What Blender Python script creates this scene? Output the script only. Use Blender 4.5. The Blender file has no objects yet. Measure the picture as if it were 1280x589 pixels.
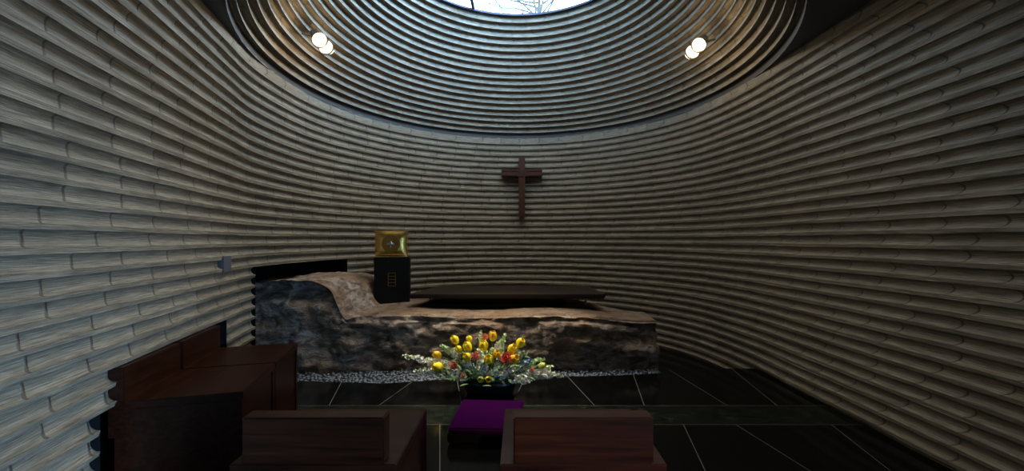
import bpy, bmesh, math, random
from mathutils import Vector, Matrix, noise
random.seed(7)
C = bpy.context.scene.collection
EYE = 1.48          # camera height
F = 500.0           # focal length in pixels of the 1280 px frame
PX, PY = 650.0, 300.0
P = 0.1064          # pitch of the concrete flutes
TOP = 0.045 + 17 * P   # ceiling line above the eye

def U(px, py, y):    # a point seen at pixel (px,py) standing at depth y
    return Vector(((px - PX) / F * y, y, EYE - (py - PY) / F * y))

# ------------------------------------------------------------------ objects
def link(o, parent=None):
    C.objects.link(o)
    if parent: o.parent = parent
    return o
def obj(name, bm, mat, parent=None, smooth=False, loc=None):
    me = bpy.data.meshes.new(name)
    bm.normal_update(); bm.to_mesh(me); bm.free()
    for m in (mat if isinstance(mat, (list, tuple)) else [mat]): me.materials.append(m)
    if smooth:
        for p in me.polygons: p.use_smooth = True
    o = bpy.data.objects.new(name, me)
    if loc is not None: o.location = loc
    return link(o, parent)
def tag(o, label, cat, group=None, kind=None):
    o['label'] = label; o['category'] = cat
    if group: o['group'] = group
    if kind: o['kind'] = kind
    return o
def thing(name, label, cat, loc=(0, 0, 0), rz=0, group=None):
    o = bpy.data.objects.new(name, None); link(o)
    o.empty_display_size = .05
    o.location = loc; o.rotation_euler = (0, 0, rz)
    return tag(o, label, cat, group)
def struct(o, label=None):
    o['kind'] = 'structure'
    if label: o['label'] = label
    return o

# ------------------------------------------------------------------ shapes
def box(bm, x0, x1, y0, y1, z0, z1, bevel=0.0, M=None):
    r = bmesh.ops.create_cube(bm, size=1.0)
    vs = r['verts']
    for v in vs:
        v.co = Vector((x0 + (v.co.x + .5) * (x1 - x0), y0 + (v.co.y + .5) * (y1 - y0), z0 + (v.co.z + .5) * (z1 - z0)))
        if M is not None: v.co = M @ v.co
    if bevel:
        es = list({e for v in vs for e in v.link_edges})
        bmesh.ops.bevel(bm, geom=es, offset=bevel, segments=2, affect='EDGES', clamp_overlap=True)
    return bm
def BOX(*a, **k):
    return box(bmesh.new(), *a, **k)
def tube(bm, pts, rad, n=6, cap=True):
    rings = []
    pts = [Vector(p) for p in pts]
    for i, p in enumerate(pts):
        d = (pts[min(i + 1, len(pts) - 1)] - pts[max(i - 1, 0)]).normalized()
        a = d.orthogonal().normalized(); b = d.cross(a)
        r = rad[i] if isinstance(rad, (list, tuple)) else rad
        rings.append([bm.verts.new(p + (a * math.cos(2 * math.pi * k / n) + b * math.sin(2 * math.pi * k / n)) * r) for k in range(n)])
    for i in range(len(rings) - 1):
        # match nearest start vertex so the tube does not twist
        A, B = rings[i], rings[i + 1]
        s = min(range(n), key=lambda q: (A[0].co - pts[i] - (B[q].co - pts[i + 1])).length)
        B = B[s:] + B[:s]; rings[i + 1] = B
        for k in range(n): bm.faces.new((A[k], A[(k + 1) % n], B[(k + 1) % n], B[k]))
    if cap:
        bm.faces.new(list(reversed(rings[0]))); bm.faces.new(rings[-1])
    return bm
def lathe(bm, prof, n=24, M=None, sx=1, sy=1):
    rings = []
    for r, z in prof:
        ring = []
        for k in range(n):
            c = Vector((r * sx * math.cos(2 * math.pi * k / n), r * sy * math.sin(2 * math.pi * k / n), z))
            ring.append(bm.verts.new(M @ c if M is not None else c))
        rings.append(ring)
    for A, B in zip(rings, rings[1:]):
        for k in range(n): bm.faces.new((A[k], A[(k + 1) % n], B[(k + 1) % n], B[k]))
    bm.faces.new(list(reversed(rings[0]))); bm.faces.new(rings[-1])
    return bm

# ------------------------------------------------------------------ materials
class NT:
    def __init__(s, name):
        s.m = bpy.data.materials.new(name); s.m.use_nodes = True
        s.t = s.m.node_tree; s.b = s.t.nodes['Principled BSDF']; s.out = s.t.nodes['Material Output']
    def n(s, typ, **kw):
        nd = s.t.nodes.new(typ)
        for k, v in kw.items():
            if k.startswith('i_'):
                key = k[2:]
                nd.inputs[int(key) if key.isdigit() else key.replace('_', ' ')].default_value = v
            else: setattr(nd, k, v)
        return nd
    def l(s, a, b): s.t.links.new(a, b)
    def math(s, op, a, b=None, c=None, clamp=False):
        nd = s.t.nodes.new('ShaderNodeMath'); nd.operation = op; nd.use_clamp = clamp
        for i, v in enumerate((a, b, c)):
            if v is None: continue
            if isinstance(v, (int, float)): nd.inputs[i].default_value = v
            else: s.l(v, nd.inputs[i])
        return nd.outputs[0]
    def mix(s, fac, a, b, mode='MIX'):
        nd = s.t.nodes.new('ShaderNodeMix'); nd.data_type = 'RGBA'; nd.blend_type = mode
        for sock, v in ((nd.inputs[0], fac), (nd.inputs[6], a), (nd.inputs[7], b)):
            if isinstance(v, (int, float)): sock.default_value = v
            elif isinstance(v, (tuple, list)): sock.default_value = (*v[:3], 1)
            else: s.l(v, sock)
        return nd.outputs[2]
    def ramp(s, fac, stops):
        nd = s.t.nodes.new('ShaderNodeValToRGB'); e = nd.color_ramp.elements
        while len(e) < len(stops): e.new(.5)
        for q, (p, c) in zip(e, stops):
            q.position = p; q.color = (*c, 1) if isinstance(c, (tuple, list)) else (c, c, c, 1)
        s.l(fac, nd.inputs[0]); return nd.outputs[0]
    def noise(s, vec, scale, detail=4, rough=.55, dist=0):
        nd = s.n('ShaderNodeTexNoise'); nd.inputs['Scale'].default_value = scale; nd.inputs['Detail'].default_value = detail
        nd.inputs['Roughness'].default_value = rough; nd.inputs['Distortion'].default_value = dist
        if vec is not None: s.l(vec, nd.inputs['Vector'])
        return nd.outputs['Fac']
    def mapped(s, vec, scale=(1, 1, 1), rot=(0, 0, 0)):
        nd = s.n('ShaderNodeMapping'); nd.inputs['Scale'].default_value = scale; nd.inputs['Rotation'].default_value = rot
        s.l(vec, nd.inputs['Vector']); return nd.outputs[0]
    def bump(s, h, strength=.4, dist=.01, normal=None):
        nd = s.n('ShaderNodeBump'); nd.inputs['Strength'].default_value = strength; nd.inputs['Distance'].default_value = dist
        s.l(h, nd.inputs['Height'])
        if normal is not None: s.l(normal, nd.inputs['Normal'])
        return nd.outputs[0]
    def coord(s, k='Object'):
        return s.n('ShaderNodeTexCoord').outputs[k]
    def set(s, **kw):
        for k, v in kw.items():
            sock = s.b.inputs[k.replace('_', ' ')]
            if isinstance(v, (int, float)): sock.default_value = v
            elif isinstance(v, (tuple, list)): sock.default_value = (*v[:3], 1) if len(v) in (3, 4) else v
            else: s.l(v, sock)
        return s.m

def plain(name, col, rough=.6, metal=0, var=.15, scale=12, bump=.0, spec=.5):
    t = NT(name); co = t.coord()
    f = t.noise(co, scale, 4)
    c = t.mix(f, tuple(x * (1 - var) for x in col), tuple(min(1, x * (1 + var)) for x in col))
    t.set(Base_Color=c, Roughness=rough, Metallic=metal)
    t.b.inputs['Specular IOR Level'].default_value = spec
    if bump: t.set(Normal=t.bump(f, bump, .004))
    return t.m

def concrete_mat():
    t = NT('fluted_concrete')
    uv = t.n('ShaderNodeUVMap').outputs[0]
    sp = t.n('ShaderNodeSeparateXYZ'); t.l(uv, sp.inputs[0])
    u, v = sp.outputs[0], sp.outputs[1]
    row = t.math('FLOOR', v); fr = t.math('FRACT', v)
    wn = t.n('ShaderNodeTexWhiteNoise', noise_dimensions='1D'); t.l(row, wn.inputs['W'])
    w = t.math('ADD', t.math('DIVIDE', u, .38), t.math('MULTIPLY', wn.outputs[0], 37.0))
    # the imprint of a bamboo node is bowed a little
    q = t.math('SUBTRACT', fr, .37)
    w2 = t.math('ADD', w, t.math('MULTIPLY', t.math('MULTIPLY', q, q), .55))
    ve = t.n('ShaderNodeTexVoronoi', voronoi_dimensions='1D', feature='DISTANCE_TO_EDGE'); t.l(w2, ve.inputs['W'])
    ve.inputs['Scale'].default_value = 1; ve.inputs['Randomness'].default_value = .75
    vc = t.n('ShaderNodeTexVoronoi', voronoi_dimensions='1D', feature='F1'); t.l(w2, vc.inputs['W'])
    vc.inputs['Scale'].default_value = 1; vc.inputs['Randomness'].default_value = .75
    inscoop = t.math('LESS_THAN', fr, .76)
    line = t.ramp(ve.outputs['Distance'], [(0.0, 1.0), (.011, .85), (.025, 0.0)])
    line = t.math('MULTIPLY', line, inscoop)
    cb = t.n('ShaderNodeCombineXYZ'); t.l(u, cb.inputs[0]); t.l(v, cb.inputs[1])
    st = t.noise(t.mapped(cb.outputs[0], (2.2, 7.0, 1)), 3.0, 6, .65)       # streaks along the flute
    bl = t.noise(t.mapped(cb.outputs[0], (1.3, .35, 1)), 1.0, 3)            # large blotches
    fine = t.noise(t.mapped(cb.outputs[0], (9, 1.4, 1)), 14.0, 3, .7)
    base = t.ramp(st, [(.36, (.070, .057, .042)), (.5, (.172, .145, .106)), (.63, (.285, .25, .192))])
    cellv = t.n('ShaderNodeSeparateColor'); t.l(vc.outputs['Color'], cellv.inputs[0])
    tone = t.math('ADD', .84, t.math('MULTIPLY', cellv.outputs[0], .26))
    cc = t.n('ShaderNodeCombineColor'); [t.l(tone, cc.inputs[i]) for i in range(3)]
    base = t.mix(1.0, base, cc.outputs[0], 'MULTIPLY')
    base = t.mix(t.ramp(bl, [(.35, 0.0), (.7, .35)]), base, (.145, .113, .08))
    pit = t.ramp(fine, [(.66, 0.0), (.74, 1.0)])
    base = t.mix(t.math('MULTIPLY', pit, .45), base, (.08, .07, .06))
    base = t.mix(t.math('MULTIPLY', line, .7), base, (.03, .026, .022))
    h = t.math('SUBTRACT', t.math('ADD', t.math('MULTIPLY', st, .5), t.math('MULTIPLY', fine, .25)), t.math('MULTIPLY', line, .8))
    t.set(Base_Color=base, Roughness=.62, Normal=t.bump(h, .8, .011))
    return t.m

def granite_floor_mat():
    t = NT('black_granite')
    co = t.coord()
    g = t.noise(co, 260, 2); vein = t.noise(t.mapped(co, (1, 2.4, 1), (0, 0, .4)), 3.2, 7, .7, 1.2)
    c = t.mix(t.ramp(g, [(.55, 0.0), (.8, 1.0)]), (.0022, .0023, .0026), (.007, .007, .008))
    c = t.mix(t.ramp(vein, [(.66, 0.0), (.8, .35)]), c, (.03, .035, .03))
    t.set(Base_Color=c, Roughness=.14); t.b.inputs['Specular IOR Level'].default_value = .35
    return t.m
def green_marble_mat():
    t = NT('green_marble')
    co = t.coord()
    v = t.noise(t.mapped(co, (2.2, 5, 1), (0, 0, .7)), 4, 8, .72, 1.5)
    c = t.ramp(v, [(.38, (.002, .003, .0025)), (.56, (.007, .011, .008)), (.68, (.04, .05, .034)), (.8, (.01, .015, .01))])
    t.set(Base_Color=c, Roughness=.2); t.b.inputs['Specular IOR Level'].default_value = .35
    return t.m
def wood_mat(name, dark, light, rough=.3, along='X', scale=1.0):
    t = NT(name); co = t.coord()
    sc = {'X': (1.2, 14, 26), 'Y': (14, 1.2, 26), 'Z': (20, 20, 1.2)}[along]
    g = t.noise(t.mapped(co, sc), 2.2 * scale, 6, .62, .4)
    c = t.ramp(g, [(.28, dark), (.55, tuple((a + b) / 2 for a, b in zip(dark, light))), (.78, light)])
    t.set(Base_Color=c, Roughness=rough, Normal=t.bump(g, .12, .002)); t.b.inputs['Specular IOR Level'].default_value = .2
    return t.m
def rock_mat():
    t = NT('altar_boulder_stone'); co = t.coord()
    big = t.noise(t.mapped(co, (1, 1, 1.7), (0, .15, 0)), 1.6, 5, .6, .6)
    mid = t.noise(t.mapped(co, (1, 1, 2.2), (0, .2, 0)), 6.5, 8, .68, .8)
    fine = t.noise(co, 48, 5, .7)
    c = t.ramp(mid, [(.34, (.035, .028, .024)), (.47, (.17, .13, .105)), (.58, (.33, .265, .22)), (.72, (.58, .50, .44))])
    c = t.mix(t.ramp(big, [(.46, 0.0), (.62, .75)]), c, (.19, .105, .055))
    # pale crystalline veins
    vv = t.n('ShaderNodeTexWave', wave_type='BANDS', i_Scale=.9, i_Distortion=16, i_Detail=5, i_Detail_Scale=1.4, i_Detail_Roughness=.65)
    t.l(t.mapped(co, (.9, 1, 1.6), (0, .35, .2)), vv.inputs['Vector'])
    vein = t.ramp(vv.outputs['Fac'], [(.86, 0.0), (.97, 1.0)])
    vein = t.math('MULTIPLY', vein, t.ramp(mid, [(.42, 0.0), (.62, 1.0)]))
    c = t.mix(t.math('MULTIPLY', vein, .8), c, (.42, .39, .36))
    c = t.mix(t.ramp(fine, [(.6, 0.0), (.76, .55)]), c, (.33, .30, .27))
    # ochre tint over the top of the block, weaker on the left lump
    at = t.n('ShaderNodeAttribute', attribute_name='top_ochre')
    c = t.mix(t.math('MULTIPLY', at.outputs['Fac'], t.ramp(mid, [(.25, .35), (.7, .9)])), c,
              t.ramp(mid, [(.3, (.05, .026, .012)), (.65, (.15, .088, .042))]))
    h = t.math('ADD', t.math('MULTIPLY', mid, 1.0), t.math('MULTIPLY', fine, .35))
    t.set(Base_Color=c, Roughness=.6, Normal=t.bump(h, .9, .03))
    return t.m

M_conc = concrete_mat()
M_floor = granite_floor_mat()
M_green = green_marble_mat()
M_grout = plain('pale_grout', (.085, .085, .083), .8)
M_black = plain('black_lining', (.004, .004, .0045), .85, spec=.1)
M_niche = plain('dark_grey_lining', (.012, .0135, .015), .8)
M_ceil = plain('dark_painted_ceiling', (.055, .055, .058), .85, scale=3)
M_render = plain('grey_render', (.35, .34, .32), .85, scale=4)
M_wood = wood_mat('dark_red_wood', (.0045, .0012, .0007), (.031, .0082, .0032), .34)
M_table = wood_mat('dark_table_wood', (.010, .0065, .005), (.026, .017, .013), .5)
M_ped = plain('black_lacquer', (.003, .0026, .0026), .5, spec=.15)
M_gold = plain('polished_gold', (.80, .50, .13), .24, 1.0, .12, 6, .06)
M_goldd = plain('gilded_relief', (.30, .155, .036), .42, 1.0, .3, 40, .3)
M_silver = plain('silver_enamel', (.75, .74, .70), .25, 1.0)
M_cross = wood_mat('cross_wood', (.012, .0045, .003), (.078, .026, .012), .45, 'Z')
M_rock = rock_mat()
M_metal = plain('grey_metal', (.22, .21, .2), .35, .9)
M_dkmetal = plain('dark_blue_frame', (.035, .045, .09), .5, .3)
M_plate = plain('blue_grey_plate', (.06, .066, .08), .55)
M_purple = plain('purple_velvet', (.018, .0002, .028), .95, 0, .2, 60, .3, .02)
M_bowl = plain('teal_black_glaze', (.004, .009, .014), .3)
M_stem = plain('plant_stem', (.05, .11, .025), .6)
M_leaf = plain('leaf_green', (.06, .12, .035), .55, 0, .45, 20)
M_yellow = plain('tulip_yellow', (.85, .66, .012), .5, 0, .15, 30)
M_amber = plain('tulip_amber', (.82, .48, .015), .5, 0, .15, 30)
M_lime = plain('tulip_lime', (.55, .58, .12), .5, 0, .15, 30)
M_white = plain('petal_white', (.90, .91, .87), .6, 0, .08, 30)
M_palegreen = plain('petal_pale_green', (.56, .74, .42), .6, 0, .12, 30)
M_whitetip = plain('petal_greenish_white', (.74, .82, .62), .6, 0, .08, 30)
M_coral = plain('petal_coral', (.70, .24, .15), .6, 0, .15, 30)
M_red = plain('petal_red', (.62, .07, .035), .6, 0, .15, 30)
M_blue = plain('petal_blue', (.20, .30, .50), .6, 0, .2, 30)
M_pebble = plain('blue_grey_pebble', (.085, .105, .14), .55, 0, .6, 5, .1)
M_bark = plain('bark', (.05, .04, .035), .9)
M_ground = plain('outdoor_ground', (.2, .2, .18), .9, scale=2)
def emis(name, col, s):
    t = NT(name); t.set(Base_Color=col, Roughness=.4)
    t.b.inputs['Emission Color'].default_value = (*col, 1); t.b.inputs['Emission Strength'].default_value = s
    return t.m
M_bulb = emis('glowing_lamp_glass', (1.0, .88, .66), 14)
def glass_mat():
    t = NT('clear_glass')
    tr = t.n('ShaderNodeBsdfTransparent'); gl = t.n('ShaderNodeBsdfGlossy'); gl.inputs['Roughness'].default_value = .03
    tr.inputs[0].default_value = (.95, .98, 1, 1)
    lw = t.n('ShaderNodeLayerWeight'); fac = t.math('ADD', .03, t.math('MULTIPLY', t.math('POWER', lw.outputs['Facing'], 5.0), .8))
    mx = t.n('ShaderNodeMixShader'); t.l(fac, mx.inputs[0]); t.l(tr.outputs[0], mx.inputs[1]); t.l(gl.outputs[0], mx.inputs[2])
    t.l(mx.outputs[0], t.out.inputs[0]); return t.m
M_glass = glass_mat()

# ------------------------------------------------------------------ plan of the fluted wall
ctrl = [(-1.5, -3.2), (-1.5, -2.2), (-1.5, -1.2), (-1.6, -.2), (-1.83, .75), (-2.04, 1.55), (-2.31, 2.55), (-2.555, 3.46), (-2.72, 4.2)]
for a in (168, 150, 132, 114, 96, 78, 60, 42, 24): 
    R = 2.71
    ctrl.append((-.03 + R * math.cos(math.radians(a)), 4.60 + R * math.sin(math.radians(a))))
ctrl += [(2.66, 4.75), (2.70, 3.8), (2.73, 2.8), (2.76, 1.8), (2.79, .8), (2.8, -.2), (2.8, -1.2), (2.8, -2.2), (2.8, -3.2)]
def catmull(pts, k):
    out = []
    pts = [Vector(p) for p in pts]
    pts = [pts[0] * 2 - pts[1]] + pts + [pts[-1] * 2 - pts[-2]]
    for i in range(1, len(pts) - 2):
        a, b, c, d = pts[i - 1:i + 3]
        for j in range(k):
            t = j / k
            out.append(.5 * ((2 * b) + (c - a) * t + (2 * a - 5 * b + 4 * c - d) * t * t + (3 * b - a - 3 * c + d) * t ** 3))
    out.append(pts[-2]); return out
dense = catmull(ctrl, 40)
# resample evenly
cum = [0]
for a, b in zip(dense, dense[1:]): cum.append(cum[-1] + (b - a).length)
NCOL = 430
plan, uu = [], []
j = 0
for i in range(NCOL + 1):
    s = cum[-1] * i / NCOL
    while j < len(cum) - 2 and cum[j + 1] < s: j += 1
    f = (s - cum[j]) / max(1e-9, cum[j + 1] - cum[j])
    plan.append(dense[j].lerp(dense[j + 1], f)); uu.append(s)
nrm = []
for i in range(NCOL + 1):
    d = (plan[min(i + 1, NCOL)] - plan[max(i - 1, 0)]).normalized()
    nrm.append(Vector((-d.y, d.x)))           # points out of the room (plan runs left -> back -> right)
def snap(cond):                                # first column index where cond turns true
    for i in range(NCOL + 1):
        if cond(plan[i]): return i
iA0 = snap(lambda p: p.y > 3.5 and p.x / p.y > -(PX - 319) / F and p.y > 3.9)
iA1 = snap(lambda p: p.y > 4.6 and p.x / p.y > -(PX - 431) / F)
iB0 = snap(lambda p: p.y > 2.03); iB1 = snap(lambda p: p.y > 2.25); iB2 = snap(lambda p: p.y > 3.46)
iW0 = snap(lambda p: p.x > 2.6 and p.y < -.7); iW1 = snap(lambda p: p.x > 2.6 and p.y < -2.7)   # unseen window behind the viewer
NF = 34
VS = [0.0, .015, .06, .14, .25, .37, .50, .60, .68, .725, .75, .98]
def scoop(v, depth=.044):
    if v >= .745: return 0.0
    if v < .30: return max(.006, depth * math.sqrt(max(0, 1 - ((v - .30) / .30) ** 2)))
    return depth * math.sqrt(max(0, 1 - ((v - .30) / .45) ** 2))
rows = [(n, v) for n in range(NF) for v in VS] + [(NF, 0.0)]
def top_of(n): return TOP - n * P
nA = 20   # flutes above the opening behind the rock: top edge 0.274 under the eye
nB_low = 26; nB_hi = 24
nW0, nW1 = 15, 31
def hole(i, n):
    if iA0 <= i < iA1 and n >= nA: return 'A'
    if iB0 <= i < iB1 and n >= nB_low: return 'B'
    if iB1 <= i < iB2 and n >= nB_hi: return 'B'
    if iW0 <= i < iW1 and nW0 <= n < nW1: return 'W'
    return None
THK = .48
def wall_pt(i, n, v):
    z = top_of(n) - v * P
    w = noise.noise(Vector((uu[i] * 1.1, n * 7.3, 1.7)))
    w2 = noise.noise(Vector((uu[i] * 3.1, n * 3.9, 9.2)))
    z += w * .005 + w2 * .002
    if n == 0 and v == 0: z = TOP
    d = (scoop(v) if n > 0 else 0) * (1 + .22 * w2) + .003 * noise.noise(Vector((uu[i] * .7, n * 5.1 + v, 4.4)))
    if v > .75: d += .006 * (v - .75) / .25        # the land between two scoops leans back downwards
    p = plan[i] + nrm[i] * d
    return Vector((p.x, p.y, EYE + z))
def build_wall(name, i0, i1):
    bm = bmesh.new(); uvl = bm.loops.layers.uv.new('UVMap'); grid = {}
    def V(i, r):
        if (i, r) not in grid: grid[(i, r)] = bm.verts.new(wall_pt(i, *rows[r]))
        return grid[(i, r)]
    outer = {}
    def O(i, n):
        if (i, n) not in outer:
            p = plan[i] + nrm[i] * THK
            outer[(i, n)] = bm.verts.new((p.x, p.y, EYE + top_of(n)))
        return outer[(i, n)]
    for i in range(i0, i1):
        for r in range(len(rows) - 1):
            n, v = rows[r]
            if hole(i, n): continue
            f = bm.faces.new((V(i, r), V(i + 1, r), V(i + 1, r + 1), V(i, r + 1)))
            v1 = rows[r + 1][1] if rows[r + 1][0] == n else 1.0
            for lp, (a, b) in zip(f.loops, ((uu[i], v), (uu[i + 1], v), (uu[i + 1], v1), (uu[i], v1))):
                lp[uvl].uv = (a, 100 + n + min(b, .999))
        # outer face and jambs
        for n in range(NF):
            if hole(i, n) == 'W': continue
            bm.faces.new((O(i, n), O(i, n + 1), O(i + 1, n + 1), O(i + 1, n)))
        bm.faces.new((V(i, 0), O(i, 0), O(i + 1, 0), V(i + 1, 0)))
    o = obj(name, bm, M_conc)
    for p in o.data.polygons: p.use_smooth = True
    o.data.set_sharp_from_angle(angle=math.radians(38))
    return struct(o)
iL = iA1 + 6
iR = snap(lambda p: p.x > 2.5 and p.y < 5.0)
w_l = build_wall('wall_left', 0, iL)
w_b = build_wall('wall_back', iL, iR)
w_r = build_wall('wall_right', iR, NCOL)
w_l['label'] = 'left wall of horizontal bamboo imprinted concrete flutes'
w_b['label'] = 'curved back wall of concrete flutes behind the cross'
w_r['label'] = 'right wall of brownish horizontal concrete flutes'

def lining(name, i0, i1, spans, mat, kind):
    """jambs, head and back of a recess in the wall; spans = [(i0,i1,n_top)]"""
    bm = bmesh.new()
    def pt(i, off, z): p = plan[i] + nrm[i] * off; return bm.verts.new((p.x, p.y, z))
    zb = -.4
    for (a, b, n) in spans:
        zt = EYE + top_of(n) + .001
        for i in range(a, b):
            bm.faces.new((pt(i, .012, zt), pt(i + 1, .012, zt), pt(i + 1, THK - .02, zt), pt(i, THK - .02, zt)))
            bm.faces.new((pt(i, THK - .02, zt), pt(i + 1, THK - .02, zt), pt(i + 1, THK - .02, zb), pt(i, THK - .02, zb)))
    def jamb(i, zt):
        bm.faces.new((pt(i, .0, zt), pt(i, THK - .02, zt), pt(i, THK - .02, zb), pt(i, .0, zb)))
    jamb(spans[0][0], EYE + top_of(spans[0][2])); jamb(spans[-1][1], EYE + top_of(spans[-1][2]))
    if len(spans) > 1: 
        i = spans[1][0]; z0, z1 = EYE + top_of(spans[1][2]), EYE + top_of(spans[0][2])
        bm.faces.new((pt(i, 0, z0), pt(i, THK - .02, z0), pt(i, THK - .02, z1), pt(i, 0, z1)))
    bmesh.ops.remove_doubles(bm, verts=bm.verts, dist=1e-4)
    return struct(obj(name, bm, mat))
lining('trim_1', iA0, iA1, [(iA0, iA1, nA)], M_black, 'A')['label'] = 'black lining of the wall opening behind the boulder'
lining('trim_2', iB0, iB2, [(iB0, iB1, nB_low), (iB1, iB2, nB_hi)], M_black, 'B')['label'] = 'dark lining of the low recess behind the left seats'

# rear wall (behind the viewer)
struct(obj('wall_rear', BOX(-2.2, 3.5, -3.5, -3.2, -.3, EYE + TOP + .2), M_render))
# unseen window assumed behind the viewer, its head lowered to shape the blue daylight
win = bpy.data.objects.new('window_2', None); link(win); struct(win, 'unseen window assumed in the right wall behind the viewer')
ya, yb = plan[iW0].y, plan[iW1].y; za, zb_ = EYE + top_of(nW0), EYE + top_of(nW1)
bm = bmesh.new()
for y0, y1, z0, z1 in ((yb, ya, za - .03, za), (yb, ya, zb_, zb_ + .03), (yb, yb + .04, zb_, za), (ya - .04, ya, zb_, za), ((ya + yb) / 2 - .02, (ya + yb) / 2 + .02, zb_, za)):
    box(bm, 2.80, 3.27, y0, y1, z0, z1)
obj('window_frame', bm, M_dkmetal, win)
obj('pane', BOX(3.20, 3.21, yb + .02, ya - .02, zb_ + .02, za - .02), M_glass, win)

# ------------------------------------------------------------------ ceiling and fluted cone with the oculus
DC = Vector((-.03, 4.60)); DR0 = 2.705; DN = 19; DQ = .1035
prof = [(0.0, 0.0)]
for k in range(DN):
    th = math.radians(54 + 12 * k / (DN - 1)); prof.append((prof[-1][0] + DQ * math.cos(th), prof[-1][1] + DQ * math.sin(th)))
NPH = 288
bm = bmesh.new(); uvl = bm.loops.layers.uv.new('UVMap')
DZ0 = EYE + TOP - .002
LAND = .044
# one ring seen in section, from its lower edge upwards: a land leaning a little back, then the scoop left by a bamboo pole
seq = []
for k in range(DN):
    (s0, h0), (s1, h1) = prof[k], prof[k + 1]
    A = Vector((s0 - .006, h0 + LAND)); B = Vector((s1, h1))
    seq += [(k, Vector((s0, h0)), .97), (k, Vector((s0 - .003, h0 + LAND * .5)), .86), (k, A, .752)]
    ch = B - A; up = Vector((-ch.y, ch.x)).normalized(); mid = (A + B) / 2
    for q in range(1, 9):
        f = math.pi * q / 9
        seq.append((k, mid - ch / 2 * math.cos(f) + up * .052 * math.sin(f), .745 * (1 - q / 9)))
seq.append((DN - 1, Vector(prof[DN]), 0.0))
rings = []
for (k, p, v) in seq:
    ring = []
    for q in range(NPH):
        ph = 2 * math.pi * q / NPH
        wb = noise.noise(Vector((math.cos(ph) * 3, math.sin(ph) * 3, k * 5.7 + v)))
        r = DR0 - p.x + .004 * wb; z = p.y + (.005 * wb if len(rings) else 0)
        ring.append(bm.verts.new((DC.x + r * math.cos(ph), DC.y + r * math.sin(ph), DZ0 + z)))
    rings.append(ring)
for ri in range(len(rings) - 1):
    k, p, v = seq[ri]; v2 = seq[ri + 1][2] if seq[ri + 1][0] == k else .001
    R = DR0 - prof[k][0]
    for q in range(NPH):
        q2 = (q + 1) % NPH
        f = bm.faces.new((rings[ri][q], rings[ri + 1][q], rings[ri + 1][q2], rings[ri][q2]))
        for lp, (a, b) in zip(f.loops, ((q, v), (q, v2), (q + 1, v2), (q + 1, v))):
            lp[uvl].uv = (2 * math.pi * a / NPH * R, 200 + (DN - k) + b)
bmesh.ops.remove_doubles(bm, verts=bm.verts, dist=1e-5)
# outer shell
ors = []
for s, h in ((-.02, -.02 + .03), (-.35, .04), (-.2, .5), (prof[-1][0] - .3, prof[-1][1] + .02), (prof[-1][0] - .01, prof[-1][1] + .02)):
    ors.append([bm.verts.new((DC.x + (DR0 - s) * math.cos(2 * math.pi * q / NPH), DC.y + (DR0 - s) * math.sin(2 * math.pi * q / NPH), DZ0 + h)) for q in range(NPH)])
for A, B in zip(ors, ors[1:]):
    for q in range(NPH): bm.faces.new((A[q], A[(q + 1) % NPH], B[(q + 1) % NPH], B[q]))
dome = obj('ceiling_dome', bm, M_conc, smooth=True)
dome.data.set_sharp_from_angle(angle=math.radians(38))
struct(dome, 'fluted concrete cone of rings rising to the round skylight')

bm = bmesh.new()
ring_i, ring_o, ring_t, ring_ti = [], [], [], []
N = 96
for q in range(N):
    a = 2 * math.pi * q / N; c, s = math.cos(a), math.sin(a)
    ring_i.append(bm.verts.new((DC.x + (DR0 + .001) * c, DC.y + (DR0 + .001) * s, DZ0)))
    # a big rectangle around the hole
    ox, oy = c * 9, s * 9
    x = max(-3.6, min(3.6, DC.x + ox)); y = max(-3.5, min(7.9, DC.y + oy))
    ring_o.append(bm.verts.new((x, y, DZ0)))
for q in range(N):
    bm.faces.new((ring_i[q], ring_i[(q + 1) % N], ring_o[(q + 1) % N], ring_o[q]))
for x, y, q in ((-3.6, -3.5, 0), (3.6, -3.5, 0), (3.6, 7.9, 0), (-3.6, 7.9, 0)):
    near = sorted(ring_o, key=lambda v: (v.co.x - x) ** 2 + (v.co.y - y) ** 2)[:1]
    near[0].co.x, near[0].co.y = x, y
r = bmesh.ops.extrude_face_region(bm, geom=bm.faces[:])
for g in r['geom']:
    if isinstance(g, bmesh.types.BMVert): g.co.z += .25
ceil = struct(obj('ceiling', bm, M_ceil), 'flat dark ceiling around the round opening')

# skylight
RT = DR0 - prof[-1][0]; ZT = DZ0 + prof[-1][1]
sk = bpy.data.objects.new('window_1', None); link(sk); struct(sk, 'round glazed skylight at the top of the cone')
bm = bmesh.new()
rr = []
for r, z in ((RT + .012, ZT + .004), (RT + .012, ZT + .035), (RT + .28, ZT + .035), (RT + .28, ZT + .004), (RT + .012, ZT + .004)):
    rr.append([bm.verts.new((DC.x + r * math.cos(2 * math.pi * q / 96), DC.y + r * math.sin(2 * math.pi * q / 96), z)) for q in range(96)])
for A, B in zip(rr, rr[1:]):
    for q in range(96): bm.faces.new((A[q], A[(q + 1) % 96], B[(q + 1) % 96], B[q]))
obj('window_frame', bm, M_dkmetal, sk)
for x in (-.72, 1.12):
    L = math.sqrt(RT * RT - (x - DC.x) ** 2)
    obj('glazing_bar', BOX(x - .022, x + .022, DC.y - L, DC.y + L, ZT + .01, ZT + .06), M_dkmetal, sk)
bm = bmesh.new(); lathe(bm, [(RT + .1, ZT + .062), (RT + .1, ZT + .072)], 96, Matrix.Translation((DC.x, DC.y, 0)))
obj('pane', bm, M_glass, sk)

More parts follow.
